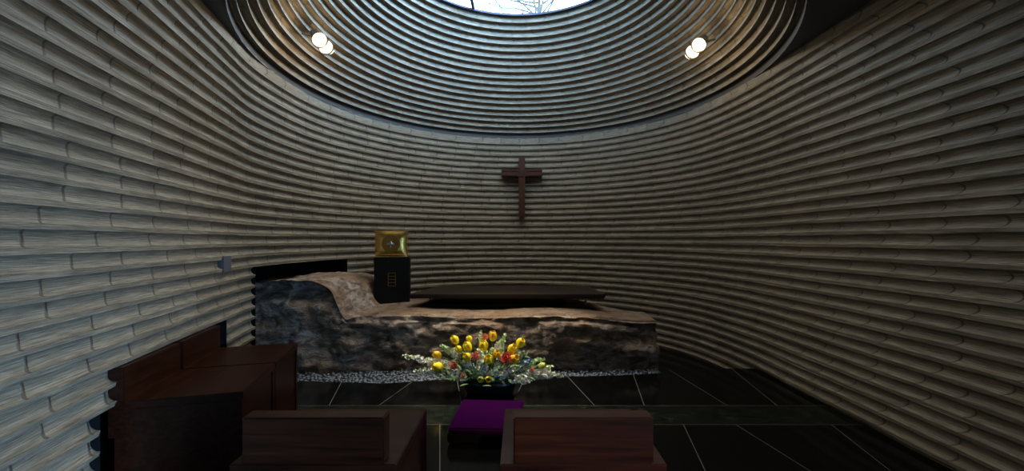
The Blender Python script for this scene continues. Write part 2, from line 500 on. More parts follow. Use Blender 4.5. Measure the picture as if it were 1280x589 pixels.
# ------------------------------------------------------------------ floor
def edge_y(x):           # far edge of the polished floor, where the gravel bed begins
    pts = [(-3.2, 4.22), (-2.33, 4.20), (-1.4, 4.12), (-.8, 4.24), (-.26, 4.33), (.43, 4.33), (1.0, 4.36), (1.55, 4.44), (1.75, 4.60), (3.3, 4.60)]
    for a, b in zip(pts, pts[1:]):
        if x <= b[0]: return a[1] + (b[1] - a[1]) * max(0, (x - a[0]) / (b[0] - a[0]))
    return pts[-1][1]
def slab_prism(bm, poly, z0, z1):
    vs = [bm.verts.new((x, y, z1)) for x, y in poly]; ws = [bm.verts.new((x, y, z0)) for x, y in poly]
    bm.faces.new(vs); bm.faces.new(list(reversed(ws)))
    for k in range(len(poly)): bm.faces.new((vs[k], ws[k], ws[(k + 1) % len(poly)], vs[(k + 1) % len(poly)]))
floor_bm = bmesh.new()
# bed of grout, trapezoid stone tiles and the green inlay strip are one continuous floor
xs = [-3.4 + .1 * k for k in range(69)]
slab_prism(floor_bm, [(-3.4, -3.5), (3.4, -3.5)] + [(x, edge_y(x) - .001) for x in reversed(xs)], -.3, -.0012)
nb = len(floor_bm.faces)
G = .0034
def tile_row(y0, y1, xa, xb):
    """xa, xb: sorted joint positions at y0 and y1"""
    for (a0, b0), (a1, b1) in zip(zip(xa, xb), zip(xa[1:], xb[1:])):
        lo = [(a0 + G, y0 + G), (a1 - G, y0 + G)]
        if y1 == 'edge':
            n = 10; hi = []
            for k in range(n + 1):
                f = k / n; xm = (b1 - G) + ((b0 + G) - (b1 - G)) * f
                hi.append((xm, edge_y(xm)))
        else: hi = [(b1 - G, y1 - G), (b0 + G, y1 - G)]
        slab_prism(floor_bm, lo + hi, -.02, 0)
def joints(a0, b0, ta, tb, L):
    out = [(a0 + 1.186 * k, a0 + 1.186 * k + ta * L) for k in range(-4, 4)] + [(b0 + 1.186 * k, b0 + 1.186 * k + tb * L) for k in range(-4, 4)]
    out.sort(); out = [o for o in out if -3.3 < o[0] < 3.3]
    return [o[0] for o in out], [o[1] for o in out]
Y0, Y1 = 3.205, 3.575
xa, xb = joints(.665, -.075, -.20, .18, .75); tile_row(Y1, 'edge', xa, xb)
xa, xb = joints(1.10, 1.95, .19, -.20, 1.1)
tile_row(Y0 - 1.1, Y0, xa, xb)
tile_row(Y0 - 2.2, Y0 - 1.1, *joints(1.32, 1.72, -.19, .2, 1.1))
tile_row(Y0 - 3.3, Y0 - 2.2, *joints(1.10, 1.95, .19, -.20, 1.1))
n1 = len(floor_bm.faces)
slab_prism(floor_bm, [(-3.3, Y0 + G), (3.3, Y0 + G), (3.3, Y1 - G), (-3.3, Y1 - G)], -.02, 0)
floor_bm.faces.ensure_lookup_table()
for k, f in enumerate(floor_bm.faces): f.material_index = 0 if k < nb else (1 if k < n1 else 2)
fl = struct(obj('floor', floor_bm, [M_grout, M_floor, M_green]), 'polished black stone floor of trapezoid tiles with a green strip')
struct(obj('floor_pit', BOX(-3.4, 3.4, 4.0, 7.9, -.5, -.16), M_floor), 'lower black floor around the boulder')

# ------------------------------------------------------------------ boulder altar
def sm(a, b, x):
    t = max(0, min(1, (x - a) / (b - a))); return t * t * (3 - 2 * t)
def rock_h(x, y):
    base = .615 - .05 * sm(.2, 1.5, x) + .02 * math.sin(x * 3.1)
    edge = -2.03 + .05 * math.sin(y * 5)
    lump = sm(edge + .11, edge - .11, x)
    lh = 1.005 - .03 * sm(-2.45, -2.1, x) + .03 * math.exp(-((x + 2.5) / .22) ** 2) * sm(4.7, 5.2, y) - .05 * sm(5.3, 5.9, y)
    return base + (lh - base) * lump
def rock_front(x): return 4.53 + .05 * sm(0, 1.5, x) - .04 * math.sin(x * 2.2) - .03 * sm(-1.6, -2.2, x)
def rock_back(x): return 6.02 - .12 * sm(-.4, .9, x) - .72 * sm(.7, 1.6, x)
def rock():
    bm = bmesh.new(); NX, NY, NZ = 250, 76, 48; vd = {}
    def V(i, j, k):
        if (i, j, k) in vd: return vd[(i, j, k)]
        u, v, w = i / NX, j / NY, k / NZ
        x = -3.12 + (1.585 + 3.12) * u
        yf, yb = rock_front(x), rock_back(x)
        v2 = v
        y = yf + (yb - yf) * v2
        z = -.15 + (rock_h(x, y) + .15) * w
        # the block leans: undercut at the foot, right end slightly raked
        p = Vector((x, y, z))
        ed = min(w if w > 1 else 1, 1)
        n1 = noise.fractal(p * 1.7 + Vector((3, 1, 8)), 1.0, 2.0, 6)
        q = Vector((p.x * 2.4 + 2, p.y * 2.4, p.z * 4.2))
        d, _ = noise.voronoi(q, distance_metric='DISTANCE', exponent=2.5)
        facet = (d[1] - d[0])
        top = (k == NZ)
        lumpy = sm(-1.5, -2.1, x)
        amp = (.010 + .05 * lumpy) if top else .06 + .03 * lumpy
        nv = Vector((0, 0, 0))
        if k == NZ: nv.z += 1
        if j == 0: nv.y -= 1
        if j == NY: nv.y += 1
        if i == NX: nv.x += 1
        if i == 0: nv.x -= 1
        strata = noise.noise(Vector((p.x * 1.1, p.y * 1.1, p.z * 11 + p.x * 1.5)))
        disp = (.022 * strata * (0 if top else 1)) + amp * n1 + (.045 if not top else .006 + .03 * lumpy) * (facet - .35) + (.016 if not top else .005) * noise.fractal(p * 9, .8, 2.1, 4)
        # chipped front arris
        if j <= 5 and k >= NZ - 4:
            disp -= .022 * (1 + noise.noise(p * 5))
        if nv.length > 0:
            nv.normalize(); p += nv * disp
            if j == 0: p.y += .05 * (1 - w) ** 2 + .24 * sm(.70, 1.0, w) * sm(-1.95, -2.25, p.x)
        vd[(i, j, k)] = bm.verts.new(p); return vd[(i, j, k)]
    lay = bm.verts.layers.float.new('top_ochre')
    for i in range(NX):
        for j in range(NY):
            bm.faces.new((V(i, j, NZ), V(i + 1, j, NZ), V(i + 1, j + 1, NZ), V(i, j + 1, NZ)))
            bm.faces.new((V(i, j, 0), V(i, j + 1, 0), V(i + 1, j + 1, 0), V(i + 1, j, 0)))
        for k in range(NZ):
            bm.faces.new((V(i, 0, k), V(i + 1, 0, k), V(i + 1, 0, k + 1), V(i, 0, k + 1)))
            bm.faces.new((V(i, NY, k), V(i, NY, k + 1), V(i + 1, NY, k + 1), V(i + 1, NY, k)))
    for j in range(NY):
        for k in range(NZ):
            bm.faces.new((V(0, j, k), V(0, j, k + 1), V(0, j + 1, k + 1), V(0, j + 1, k)))
            bm.faces.new((V(NX, j, k), V(NX, j + 1, k), V(NX, j + 1, k + 1), V(NX, j, k + 1)))
    for (i, j, k), v in vd.items():
        if k == NZ:
            x = v.co.x
            v[lay] = (1 - .8 * sm(-1.6, -2.0, x)) if j > 1 else .4
    bmesh.ops.recalc_face_normals(bm, faces=bm.faces[:])
    o = obj('boulder', bm, M_rock, smooth=True)
    o.data.set_sharp_from_angle(angle=math.radians(50))
    return tag(o, 'long rough brown grey boulder before the back wall, with a tall lump at its left', 'rock')
rock()

# gravel bed
def gravel():
    bm = bmesh.new(); rnd = random.Random(3)
    xs = [-3.0 + .1 * k for k in range(47)]
    bed = [(x, edge_y(x) + .002) for x in xs] + [(x, 4.68) for x in reversed(xs)]
    slab_prism(bm, bed, -.155, -.035)
    x = -2.95
    pts = []
    for _ in range(5200):
        x = rnd.uniform(-2.9, 1.58); y = rnd.uniform(edge_y(x) + .018, rock_front(x) + .05)
        ok = True
        for (a, b) in pts[-2400:]:
            if abs(a - x) < .026 and abs(b - y) < .026: ok = False; break
        if not ok: continue
        pts.append((x, y))
        r = rnd.uniform(.016, .025)
        M = Matrix.Translation((x, y, -.028 + rnd.uniform(0, .022))) @ Matrix.Rotation(rnd.uniform(0, 6.3), 4, 'Z') @ Matrix.Rotation(rnd.uniform(-.5, .5), 4, 'X') @ Matrix.Diagonal((r * rnd.uniform(.9, 1.35), r, r * rnd.uniform(.6, .9), 1))
        bmesh.ops.create_icosphere(bm, subdivisions=1, radius=1, matrix=M)
    o = obj('gravel', bm, M_pebble, smooth=True)
    return tag(o, 'blue grey pebbles laid in a strip along the foot of the boulder', 'gravel', kind='stuff')
gravel()

# ------------------------------------------------------------------ seats
def seat(label, loc, rz, w, dep, panel_w, group, hs=.59, hb=.775, recess=0):
    """origin at the floor under the middle of the rear edge; +y is where the sitter faces"""
    t = thing('bench_seat', label, 'bench', loc, rz, group)
    obj('seat', BOX(-w / 2, w / 2, 0, dep, hs - .045, hs, .004), M_wood, t)
    obj('backrest', BOX(-panel_w / 2, panel_w / 2, .0 - recess, .075 - recess, hs + (-.0 if recess == 0 else -.2), hb, .006), M_wood, t)
    for s in (-1, 1):
        x = s * (w / 2 - .0225)
        obj('side_panel', BOX(x - .0215, x + .0215, .004, dep - .004, 0, hs - .045, .003), M_wood, t)
    obj('rear_panel', BOX(-w / 2 + .044, w / 2 - .044, .006, .036, .06, hs - .045, .002), M_wood, t)
    obj('front_panel', BOX(-w / 2 + .044, w / 2 - .044, dep - .04, dep - .012, .0, hs - .045, .002), M_wood, t)
    return t
z1 = 1.584
seat('dark low backed box seat left of the purple kneeler, with a glint along its top', (-.822, z1, 0), 0, .662, .528, .565, 'front box seats')
seat('reddish brown low backed box seat right of the purple kneeler', (.252, z1, 0), 0, .662, .528, .556, 'front box seats')
# two seats along the left wall, facing the middle
ex = Vector((-.265, 1, 0)).normalized()              # along the wall, away from the viewer
ey = Vector((ex.y, -ex.x, 0))                        # into the room
rz = math.atan2(-ey.x, ey.y)
near = U(303, 490, .89 * F / 190); near.z = 0
for k, lab in enumerate(('dark wooden box seat set into the left wall, nearer of the pair', 'dark wooden box seat set into the left wall, next to the boulder')):
    mid = near + ex * (.29 + .583 * k) - ey * .62
    seat(lab, mid, rz, .574, .62, .56, 'box seats along the left wall', recess=.03)

# ------------------------------------------------------------------ kneeler
k0 = thing('kneeler', 'low black kneeler topped by a flat purple cushion in front of the flowers', 'kneeler', (-.245, 3.13, 0), math.radians(-3))
bm = BOX(-.265, .265, -.27, .27, .02, .085, .006)
obj('base', bm, M_ped, k0)
for sx in (-1, 1):
    for sy in (-1, 1): obj('foot', BOX(sx * .22 - .03, sx * .22 + .03, sy * .22 - .03, sy * .22 + .03, 0, .02), M_ped, k0)
bm = BOX(-.26, .26, -.265, .265, .085, .125, .012)
obj('cushion', bm, M_purple, k0)

# ------------------------------------------------------------------ pedestal and tabernacle
RY = 5.62
hh = .612
pc = thing('pedestal', 'black square pedestal with a small gold framed panel, on the boulder under the gold box', 'pedestal', ((491.5 - PX) / F * RY, RY, hh), math.radians(13))
pw = .23; ptop = EYE - (321.5 - PY) / F * (RY - .24)
obj('body', BOX(-pw, pw, -.22, .22, 0, ptop - hh, .006), M_ped, pc)
bm = bmesh.new()
for z in (-.085, -.04, .003, .046, .09): box(bm, -.047, .047, -.006, 0, z - .003, z + .003)
for x in (-.047, .047): box(bm, x - .003, x + .003, -.006, 0, -.088, .093)
obj('emblem', bm, M_goldd, pc, loc=(.0, -.219, .33))['label'] = 'small gold ladder shaped frame'
tb = thing('tabernacle', 'gold tabernacle box with a round relief, on top of the black pedestal', 'tabernacle', ((490.5 - PX) / F * RY, RY, ptop), math.radians(12))
bm = bmesh.new()
# softly bulged front
N = 16; tw, thh, td = .212, .355, .18
bm2 = bmesh.new()
box(bm2, -tw, tw, -td, td, 0, thh, .0)
bmesh.ops.subdivide_edges(bm2, edges=bm2.edges[:], cuts=11, use_grid_fill=True)
for v in bm2.verts:
    a = v.co.x / tw; b = (v.co.z - thh / 2) / (thh / 2); c = v.co.y / td
    if abs(c) > .99: v.co.y += math.copysign(.028, c) * (1 - a ** 4) * (1 - b ** 4)
    v.co.x *= 1 - .05 * abs(b) ** 6 * 1.0 - .02 * abs(c) ** 8
    v.co.z = thh / 2 + (v.co.z - thh / 2) * (1 - .04 * abs(a) ** 6)
obj('body', bm2, M_gold, tb, smooth=True).data.set_sharp_from_angle(angle=math.radians(45))
bm = bmesh.new()
MX = Matrix.Translation((0, -td - .026, thh / 2)) @ Matrix.Rotation(math.pi / 2, 4, 'X')
def ringm(bm, r0, r1, h):
    n = 40; R = []
    for r, z in ((r0, 0), (r0, h), (r1, h), (r1, 0)): R.append([bm.verts.new(MX @ Vector((r * math.cos(2 * math.pi * q / n), r * math.sin(2 * math.pi * q / n), z))) for q in range(n)])
    for A, B in zip(R, R[1:] + R[:1]):
        for q in range(n): bm.faces.new((A[q], A[(q + 1) % n], B[(q + 1) % n], B[q]))
ringm(bm, .104, .116, .012); ringm(bm, .070, .076, .010)
for q in range(12):
    a = 2 * math.pi * q / 12
    box(bm, .079, .1, -.006, .006, 0, .010, 0, MX @ Matrix.Rotation(a, 4, 'Z'))
for q in range(8):
    a = 2 * math.pi * (q + .5) / 8
    lathe(bm, [(.004, 0), (.010, .004), (.004, .01)], 8, MX @ Matrix.Rotation(a, 4, 'Z') @ Matrix.Translation((.055, 0, 0)))
lathe(bm, [(.118, -.012), (.118, .002), (.1, .003)], 40, MX)
obj('medallion', bm, M_goldd, tb)['label'] = 'round darker relief'
bm = bmesh.new()
lathe(bm, [(.001, .016), (.022, .012), (.03, .003), (.03, 0)][::-1], 20, MX)
box(bm, -.045, .045, -.007, .007, .002, .012, 0, MX); box(bm, -.007, .007, -.05, .045, .002, .012, 0, MX)
obj('boss', bm, M_silver, tb)['label'] = 'small silver boss'
for z in (0.0, thh - .012): obj('rim', BOX(-tw - .008, tw + .008, -td - .004, td + .004, z, z + .012, .003), M_gold, tb)

# ------------------------------------------------------------------ altar table on the boulder
ty0, ty1 = 5.02, 5.95
at_ = thing('altar_table', 'long low dark wood altar table standing on the boulder beside the pedestal', 'table', (-.2, 5.45, .60))
ztop = .80 - .60
bm = bmesh.new()
# slab with a bevelled underside
tops = [(-1.19, -.45), (1.27, -.45), (1.2, .50), (-1.0, .50)]
vs = [bm.verts.new((x, y, ztop)) for x, y in tops]; ws = [bm.verts.new((x, y, ztop - .028)) for x, y in tops]
us = [bm.verts.new((x * .985, y * .95, ztop - .058)) for x, y in tops]
bm.faces.new(vs); bm.faces.new(list(reversed(us)))
for A, B in ((vs, ws), (ws, us)):
    for k in range(4): bm.faces.new((A[k], B[k], B[(k + 1) % 4], A[(k + 1) % 4]))
bmesh.ops.recalc_face_normals(bm, faces=bm.faces[:])
obj('tabletop', bm, M_table, at_)
for x, y in ((-1.02, -.02), (1.09, -.02), (1.05, .36), (-.92, .36)):
    obj('leg', BOX(x - .012, x + .012, y - .012, y + .012, -.04, ztop - .05, .002), M_metal, at_)
bm = bmesh.new()
pl = [(-1.05, -.33), (.62, -.33), (.80, -.12), (.80, .3), (-1.0, .3)]
slab_prism(bm, pl, -.02, .055)
obj('lower_board', bm, M_ped, at_)

# ------------------------------------------------------------------ cross on the back wall
cy = 7.20
cx = (652.3 - PX) / F * cy
cr = thing('cross', 'dark red brown wooden cross hung on the back wall', 'cross', (cx, cy, 0))
zt = EYE + (PY - 198) / F * cy; zbm = EYE - (275 - PY) / F * cy; za_ = EYE + (PY - 217) / F * cy
hw = .056
bm = bmesh.new()
vs = [(-hw, zt), (hw, zt), (hw, zbm + .04), (0, zbm), (-hw, zbm + .04)]
front = [bm.verts.new((x, -.07, z)) for x, z in vs]; back = [bm.verts.new((x, .09, z)) for x, z in vs]
bm.faces.new(front); bm.faces.new(list(reversed(back)))
for k in range(5): bm.faces.new((front[k], back[k], back[(k + 1) % 5], front[(k + 1) % 5]))
bmesh.ops.recalc_face_normals(bm, faces=bm.faces[:])
bmesh.ops.bevel(bm, geom=bm.edges[:], offset=.008, segments=2, affect='EDGES')
obj('upright', bm, M_cross, cr)
obj('crossbar', BOX(-.365, .365, -.062, .08, za_ - .068, za_ + .068, .008), M_cross, cr)
for s in (-1, 1):
    x0, x1 = sorted((s * .075, s * .345))
    for dz in (.030, -.05): obj('moulding', BOX(x0, x1, -.074, -.058, za_ + dz, za_ + dz + .016, .003), M_cross, cr)
bm = bmesh.new()
box(bm, -.022, .022, -.098, -.066, zbm + .06, za_ - .09, .008); box(bm, -.03, .03, -.1, -.066, za_ - .075, za_ + .05, .01)
obj('raised_strip', bm, M_cross, cr)

# ------------------------------------------------------------------ wall plate
iP = snap(lambda p: p.y > 3.0 and p.x / p.y > -(PX - 282) / F)
pp = plan[iP]; nn = nrm[iP]
o = obj('wall_plate', BOX(-.075, .075, -.004, .03, -.07, .07, .003), M_plate, loc=(pp.x - nn.x * .004, pp.y - nn.y * .004, EYE - (330 - PY) / F * pp.y))
o.rotation_euler = (0, 0, math.atan2(nn.y, nn.x) - math.pi / 2)
tag(o, 'small square blue grey plate on the left wall near the boulder opening', 'wall plate')

# ------------------------------------------------------------------ twin lamps on the cone
def lamp(px, py, y, label):
    pos = U(px, py, y)
    rad = Vector((pos.x - DC.x, pos.y - DC.y, 0)).normalized()
    t = thing('spotlight', label, 'lamp', pos, 0, 'twin lamps on the cone')
    tang = Vector((-rad.y, rad.x, 0))
    aim = (Vector((-.1, 4.9, .7)) - pos).normalized()
    # bracket from the cone down to the heads
    bm = bmesh.new()
    tube(bm, [rad * .22 + Vector((0, 0, .10)), rad * .06 + Vector((0, 0, .06))], .012, 8)
    tube(bm, [tang * -.13 + rad * .05 + Vector((0, 0, .05)), tang * .13 + rad * .05 + Vector((0, 0, .05))], .011, 8)
    obj('bracket', bm, M_metal, t)
    for s in (-1, 1):
        c = tang * s * .082
        d = (aim * .6 + (Vector((0, 0, EYE)) - pos).normalized() * .6).normalized()
        Mr = Matrix.Translation(c) @ d.to_track_quat('Z', 'Y').to_matrix().to_4x4()
        bm = bmesh.new()
        lathe(bm, [(.028, -.11), (.04, -.10), (.05, -.03), (.062, .012), (.066, .018), (.058, .018), (.05, -.005)], 20, Mr)
        for v in bm.verts: v.co = c + (v.co - c) * 1.35
        h = obj('lamp_head', bm, M_metal, t, smooth=True)
        bm = bmesh.new()
        lathe(bm, [(.01, .03), (.03, .026), (.048, .012), (.054, -.004), (.03, -.02)][::-1], 20, Mr)
        for v in bm.verts: v.co = c + (v.co - c) * 1.35
        obj('bulb', bm, M_bulb, h, smooth=True)
        bm = bmesh.new()
        tube(bm, [c + rad * .05 + Vector((0, 0, .05)), c - d * .07], .008, 6)
        obj('yoke', bm, M_metal, t)
    return pos, rad
LAMPS = []
lamps_y = 4.50
LAMPS.append(lamp(403, 54, 4.46, 'lit twin lamp on the cone of rings, above the left seats'))
LAMPS.append(lamp(870, 60, 4.62, 'lit twin lamp on the cone of rings, above the right wall'))

# ------------------------------------------------------------------ flowers
BC = Vector((-.29, 3.86, 0))
bw = thing('flower_bowl', 'low dark teal black bowl holding the flower arrangement', 'bowl', BC)
bm = bmesh.new()
lathe(bm, [(.20, 0), (.22, .01), (.255, .09), (.275, .135), (.262, .137), (.24, .10), (.05, .085)], 36, None, 1.0, .5)
obj('bowl', bm, M_bowl, bw, smooth=True)
bm = bmesh.new()
lathe(bm, [(.22, .09), (.235, .112), (.15, .128), (.02, .13)], 28, None, 1, .5)
obj('flower_foam', bm, M_leaf, bw)
ORG = BC + Vector((0, 0, .125))
rf = random.Random(11)
def stem_pts(tip, start, n=6, lift=.5):
    mid = start.lerp(tip, .5) + Vector((0, 0, lift * .12 * (tip - start).length))
    return [(start * (1 - t) ** 2 + mid * 2 * t * (1 - t) + tip * t * t) for t in [k / (n - 1) for k in range(n)]]
def start_for(tip):
    return ORG + Vector(((tip.x - ORG.x) * .2, (tip.y - ORG.y) * .2, 0))
def petal(bm, M, L, w, curl, nu=5, nv=6):
    g = []
    for j in range(nv + 1):
        t = j / nv; row = []
        wid = w * math.sin(math.pi * min(1, .12 + t * .88)) ** .7 * (1 if t < .98 else .35)
        for i in range(nu + 1):
            s = (i / nu - .5) * 2
            ang = curl[0] + (curl[1] - curl[0]) * t
            r = math.sin(math.pi * (.10 + .74 * t)) * curl[2]
            row.append(bm.verts.new(M @ Vector((s * wid, r - .35 * wid * s * s, L * t))))
        g.append(row)
    for a, b in zip(g, g[1:]):
        for i in range(nu): bm.faces.new((a[i], a[i + 1], b[i + 1], b[i]))
def orient(d):
    return d.to_track_quat('Z', 'Y').to_matrix().to_4x4()
def place(px, py, y, size, tilt=.6):
    tip = U(px, py, y); st = start_for(tip)
    return tip, st
TUL = 'tulips in the flower arrangement'
def tulip(px, py, y, label, mat, size=1.0):
    tip = U(px, py, y); st = start_for(tip)
    base = tip - (tip - st).normalized() * .03
    t = thing('tulip', label, 'flower', st, 0, TUL)
    pts = stem_pts(base, st)
    bm = bmesh.new(); tube(bm, [p - st for p in pts], .0045, 6); obj('stem', bm, M_stem, t, smooth=True)
    d = (pts[-1] - pts[-2]).normalized() + Vector((0, -.45, .1)); d.normalize()
    bm = bmesh.new(); L = .095 * size
    for k in range(6):
        M = Matrix.Translation(base - st) @ orient(d) @ Matrix.Rotation(k * math.pi / 3 + rf.random() * .2, 4, 'Z')
        petal(bm, M, L * (1 if k % 2 else .95), .030 * size, (0, 0, .036 * size * (1 if k % 2 else .88)))
    bm.normal_update()
    o = obj('bloom', bm, mat, t, smooth=True)
    sd = o.modifiers.new('thickness', 'SOLIDIFY'); sd.thickness = .002
    bm = bmesh.new()
    a = rf.uniform(0, 6.28); dl = Vector((math.cos(a) * .7, math.sin(a) * .4 - .2, .9)).normalized()
    petal(bm, Matrix.Translation(pts[2] - st) @ orient(dl), .13 * size, .014, (0, 0, .02), 3, 6)
    obj('leaf', bm, M_stem, t, smooth=True)
    return t
tulip(570, 426, 3.93, 'yellow tulip standing tall and alone at the upper left of the flowers', M_yellow)
tulip(587, 424, 3.96, 'small yellow tulip bud top of the left column of three', M_yellow, .75)
tulip(586, 435, 3.88, 'yellow tulip in the middle of the left column of three', M_yellow, 1.1)
tulip(585, 447, 3.80, 'yellow tulip at the bottom of the left column, above blue florets', M_yellow, 1.0)
tulip(574, 437, 3.86, 'yellow tulip beside white blossoms, below the tall lone tulip', M_yellow, .85)
tulip(548, 444, 3.90, 'drooping amber tulip at the left side of the flowers', M_amber, .95)
tulip(550, 459, 3.82, 'wide yellow tulip low over the left white sprays', M_yellow, 1.2)
tulip(605, 434, 3.84, 'pale yellow tulip near the centre below the coral topmost flower', M_yellow, 1.2)
tulip(616, 422, 3.94, 'amber yellow tulip highest in the middle of the flowers', M_amber, 1.1)
tulip(611, 450, 3.74, 'yellow tulip at the front centre above the hanging pair', M_yellow, 1.1)
tulip(621, 443, 3.80, 'amber tulip half hidden right of the front centre tulip', M_amber, .9)
tulip(639, 438, 3.84, 'yellow tulip just above the red flower', M_yellow, 1.15)
tulip(649, 430, 3.92, 'yellow tulip highest on the right side of the flowers', M_yellow, 1.1)
tulip(641.5, 450, 3.76, 'amber yellow tulip just right of the red flower', M_amber, 1.15)
tulip(677, 457, 3.84, 'lime yellow tulip on the right above the trailing spray', M_lime, .85)
tulip(610.5, 474, 3.70, 'yellow tulip hanging over the bowl rim, right of a pair', M_yellow, .85)
tulip(601, 474, 3.71, 'lime yellow tulip hanging over the bowl rim, left of a pair', M_lime, .8)

def rosette(px, py, y, label, mat, name, size=1.0, group=None, n=3):
    tip = U(px, py, y); st = start_for(tip)
    t = thing(name, label, 'flower', st, 0, group)
    pts = stem_pts(tip, st)
    bm = bmesh.new(); tube(bm, [p - st for p in pts], .0035, 6); obj('stem', bm, M_stem, t, smooth=True)
    bm = bmesh.new()
    d = Vector((rf.uniform(-.3, .3), -.8, .5)).normalized()
    for ring, (cnt, r, L) in enumerate(((8, .050, .050), (7, .036, .045), (5, .02, .035))):
        for k in range(cnt):
            a = 2 * math.pi * k / cnt + ring * .4
            M = Matrix.Translation(tip - st) @ orient(d) @ Matrix.Rotation(a, 4, 'Z') @ Matrix.Rotation(-(1.15 - ring * .42), 4, 'X')
            petal(bm, M, L * size, .020 * size, (0, 0, .012 * size), 3, 4)
    o = obj('bloom', bm, mat, t, smooth=True)
    sd = o.modifiers.new('thickness', 'SOLIDIFY'); sd.thickness = .0015
    return t
rosette(633, 448, 3.72, 'single red flower between yellow tulips on the right', M_red, 'carnation', 1.15)
CG = 'coral flowers in the arrangement'
rosette(594.5, 446, 3.76, 'coral flower left of centre, right of the yellow tulip column', M_coral, 'carnation', 1.0, CG)
rosette(567, 457, 3.80, 'coral flower low on the left, above blue florets', M_coral, 'carnation', .95, CG)
rosette(606, 422, 3.97, 'coral flower at the very top of the arrangement', M_coral, 'carnation', .8, CG)
rosette(579, 470, 3.74, 'small coral flower low over the bowl, left of the hanging tulips', M_coral, 'carnation', .6, CG)
rosette(665, 463, 3.80, 'small blush flower low in the right spray', M_coral, 'carnation', .5, CG)

def floret(bm, c, d, s, k=5):
    M0 = Matrix.Translation(c) @ orient(d)
    for q in range(k):
        M = M0 @ Matrix.Rotation(2 * math.pi * q / k + rf.random(), 4, 'Z') @ Matrix.Rotation(-.95 + rf.uniform(-.2, .2), 4, 'X')
        petal(bm, M, s, s * .45, (0, 0, s * .25), 2, 3)
def spike(tipx, tipy, y, frac, label, mat, name='stock_spray', s=.022, dens=46, group=None, tipmat=None, spread=.03):
    s *= 1.45; dens = int(dens * 1.35); spread *= 1.25; frac = min(.85, frac * 1.2)
    """a flower spike: blossoms along the outer frac of the stem, green buds at its end"""
    tip = U(tipx, tipy, y); st = start_for(tip)
    t = thing(name, label, 'flower', st, 0, group)
    pts = stem_pts(tip, st, 10, .9)
    bm = bmesh.new(); tube(bm, [p - st for p in pts], [.004 - .0025 * k / 9 for k in range(10)], 6); obj('stem', bm, M_stem, t, smooth=True)
    bm = bmesh.new(); bt = bmesh.new()
    for q in range(dens):
        f = 1 - frac + frac * (q + rf.random()) / dens
        k = min(8, int(f * 9)); p = pts[k].lerp(pts[k + 1], f * 9 - k)
        d = Vector((rf.gauss(0, 1), rf.gauss(0, 1) - .5, rf.gauss(0, 1) + .3)).normalized()
        taper = 1.15 - .75 * max(0, (f - 1 + frac) / frac)
        tgt = bt if f > 1 - frac * .22 else bm
        floret(tgt, p - st + d * spread * taper, d, s * (.6 + .5 * taper) * (.7 if tgt is bt else 1))
    for b_, nm, m_ in ((bm, 'blossoms', mat), (bt, 'buds', tipmat or (M_whitetip if mat is M_white else M_palegreen))):
        o = obj(nm, b_, m_, t, smooth=True); o['kind'] = 'stuff'
    bm = bmesh.new()
    for q in range(3):
        f = rf.uniform(.2, .6); k = min(8, int(f * 9)); p = pts[k]
        d = Vector((rf.gauss(0, 1), rf.gauss(0, .8) - .3, rf.gauss(0, .8))).normalized()
        petal(bm, Matrix.Translation(p - st) @ orient(d), rf.uniform(.05, .09), .011, (0, 0, .012), 3, 5)
    o = obj('leaves', bm, M_leaf, t, smooth=True); o['kind'] = 'stuff'
    return t
WG = 'white flower sprays in the arrangement'
spike(505, 446, 3.93, .72, 'white spray reaching farthest left, upper one of two', M_white, dens=60, group=WG)
spike(518, 464, 3.86, .72, 'white spray low on the left over the gravel, under the longest left spray', M_white, dens=56, group=WG)
spike(702, 470, 3.80, .66, 'white spray trailing farthest right and low over the floor', M_white, dens=60, group=WG)
spike(690, 460, 3.90, .62, 'white spray on the right just above the trailing one', M_white, dens=46, group=WG)
spike(562, 436, 3.92, .5, 'round white spray left, above the wide low tulip', M_white, dens=42, group=WG)
spike(624, 427, 3.96, .5, 'white spray at the top right of centre, beside the highest tulip', M_white, dens=36, group=WG)
spike(600, 452, 3.74, .6, 'white blossom cluster at the front centre', M_white, dens=34, group=WG)
spike(632, 466, 3.72, .6, 'small white blossom spray low at the front right', M_white, s=.016, dens=22, group=WG)
spike(548, 470, 3.76, .55, 'small white blossom spray low at the front left', M_white, s=.016, dens=20, group=WG)
spike(664, 476, 3.70, .3, 'tiny white sprig hanging low right of the bowl', M_white, s=.015, dens=12, group=WG)
spike(652, 474, 3.68, .3, 'tiny white sprig hanging low beside the bowl rim', M_white, s=.014, dens=10, group=WG)
spike(579, 452, 3.78, .5, 'white blossoms between the left tulip column and the low coral flower', M_white, s=.02, dens=26, group=WG)
spike(619, 463, 3.70, .5, 'white blossoms just right of the hanging pair of tulips', M_white, s=.02, dens=26, group=WG)
spike(642, 460, 3.76, .5, 'white blossoms below the red flower', M_white, s=.02, dens=26, group=WG)
spike(597, 438, 3.86, .4, 'white blossoms between the left tulip column and the pale central tulip', M_white, s=.02, dens=22, group=WG)
spike(629, 444, 3.80, .4, 'white blossoms left of the red flower', M_white, s=.018, dens=18, group=WG)
spike(536, 452, 3.90, .5, 'white spray left, between the two long left sprays and the amber tulip', M_white, s=.022, dens=40, group=WG)
GG = 'pale green flower spikes in the arrangement'
spike(600, 415, 3.99, .55, 'pale green spike at the top centre left of the coral flower', M_palegreen, 'green_spike', .017, 40, GG, spread=.022)
spike(631, 418, 3.99, .55, 'pale green spike standing at the top right of centre', M_palegreen, 'green_spike', .018, 44, GG, spread=.024)
spike(551, 432, 3.96, .5, 'pale green spike at the upper left, above the amber tulip', M_palegreen, 'green_spike', .017, 36, GG, spread=.022)
spike(656, 440, 3.90, .6, 'pale green spike on the right below the highest right tulip', M_palegreen, 'green_spike', .018, 44, GG, spread=.026)
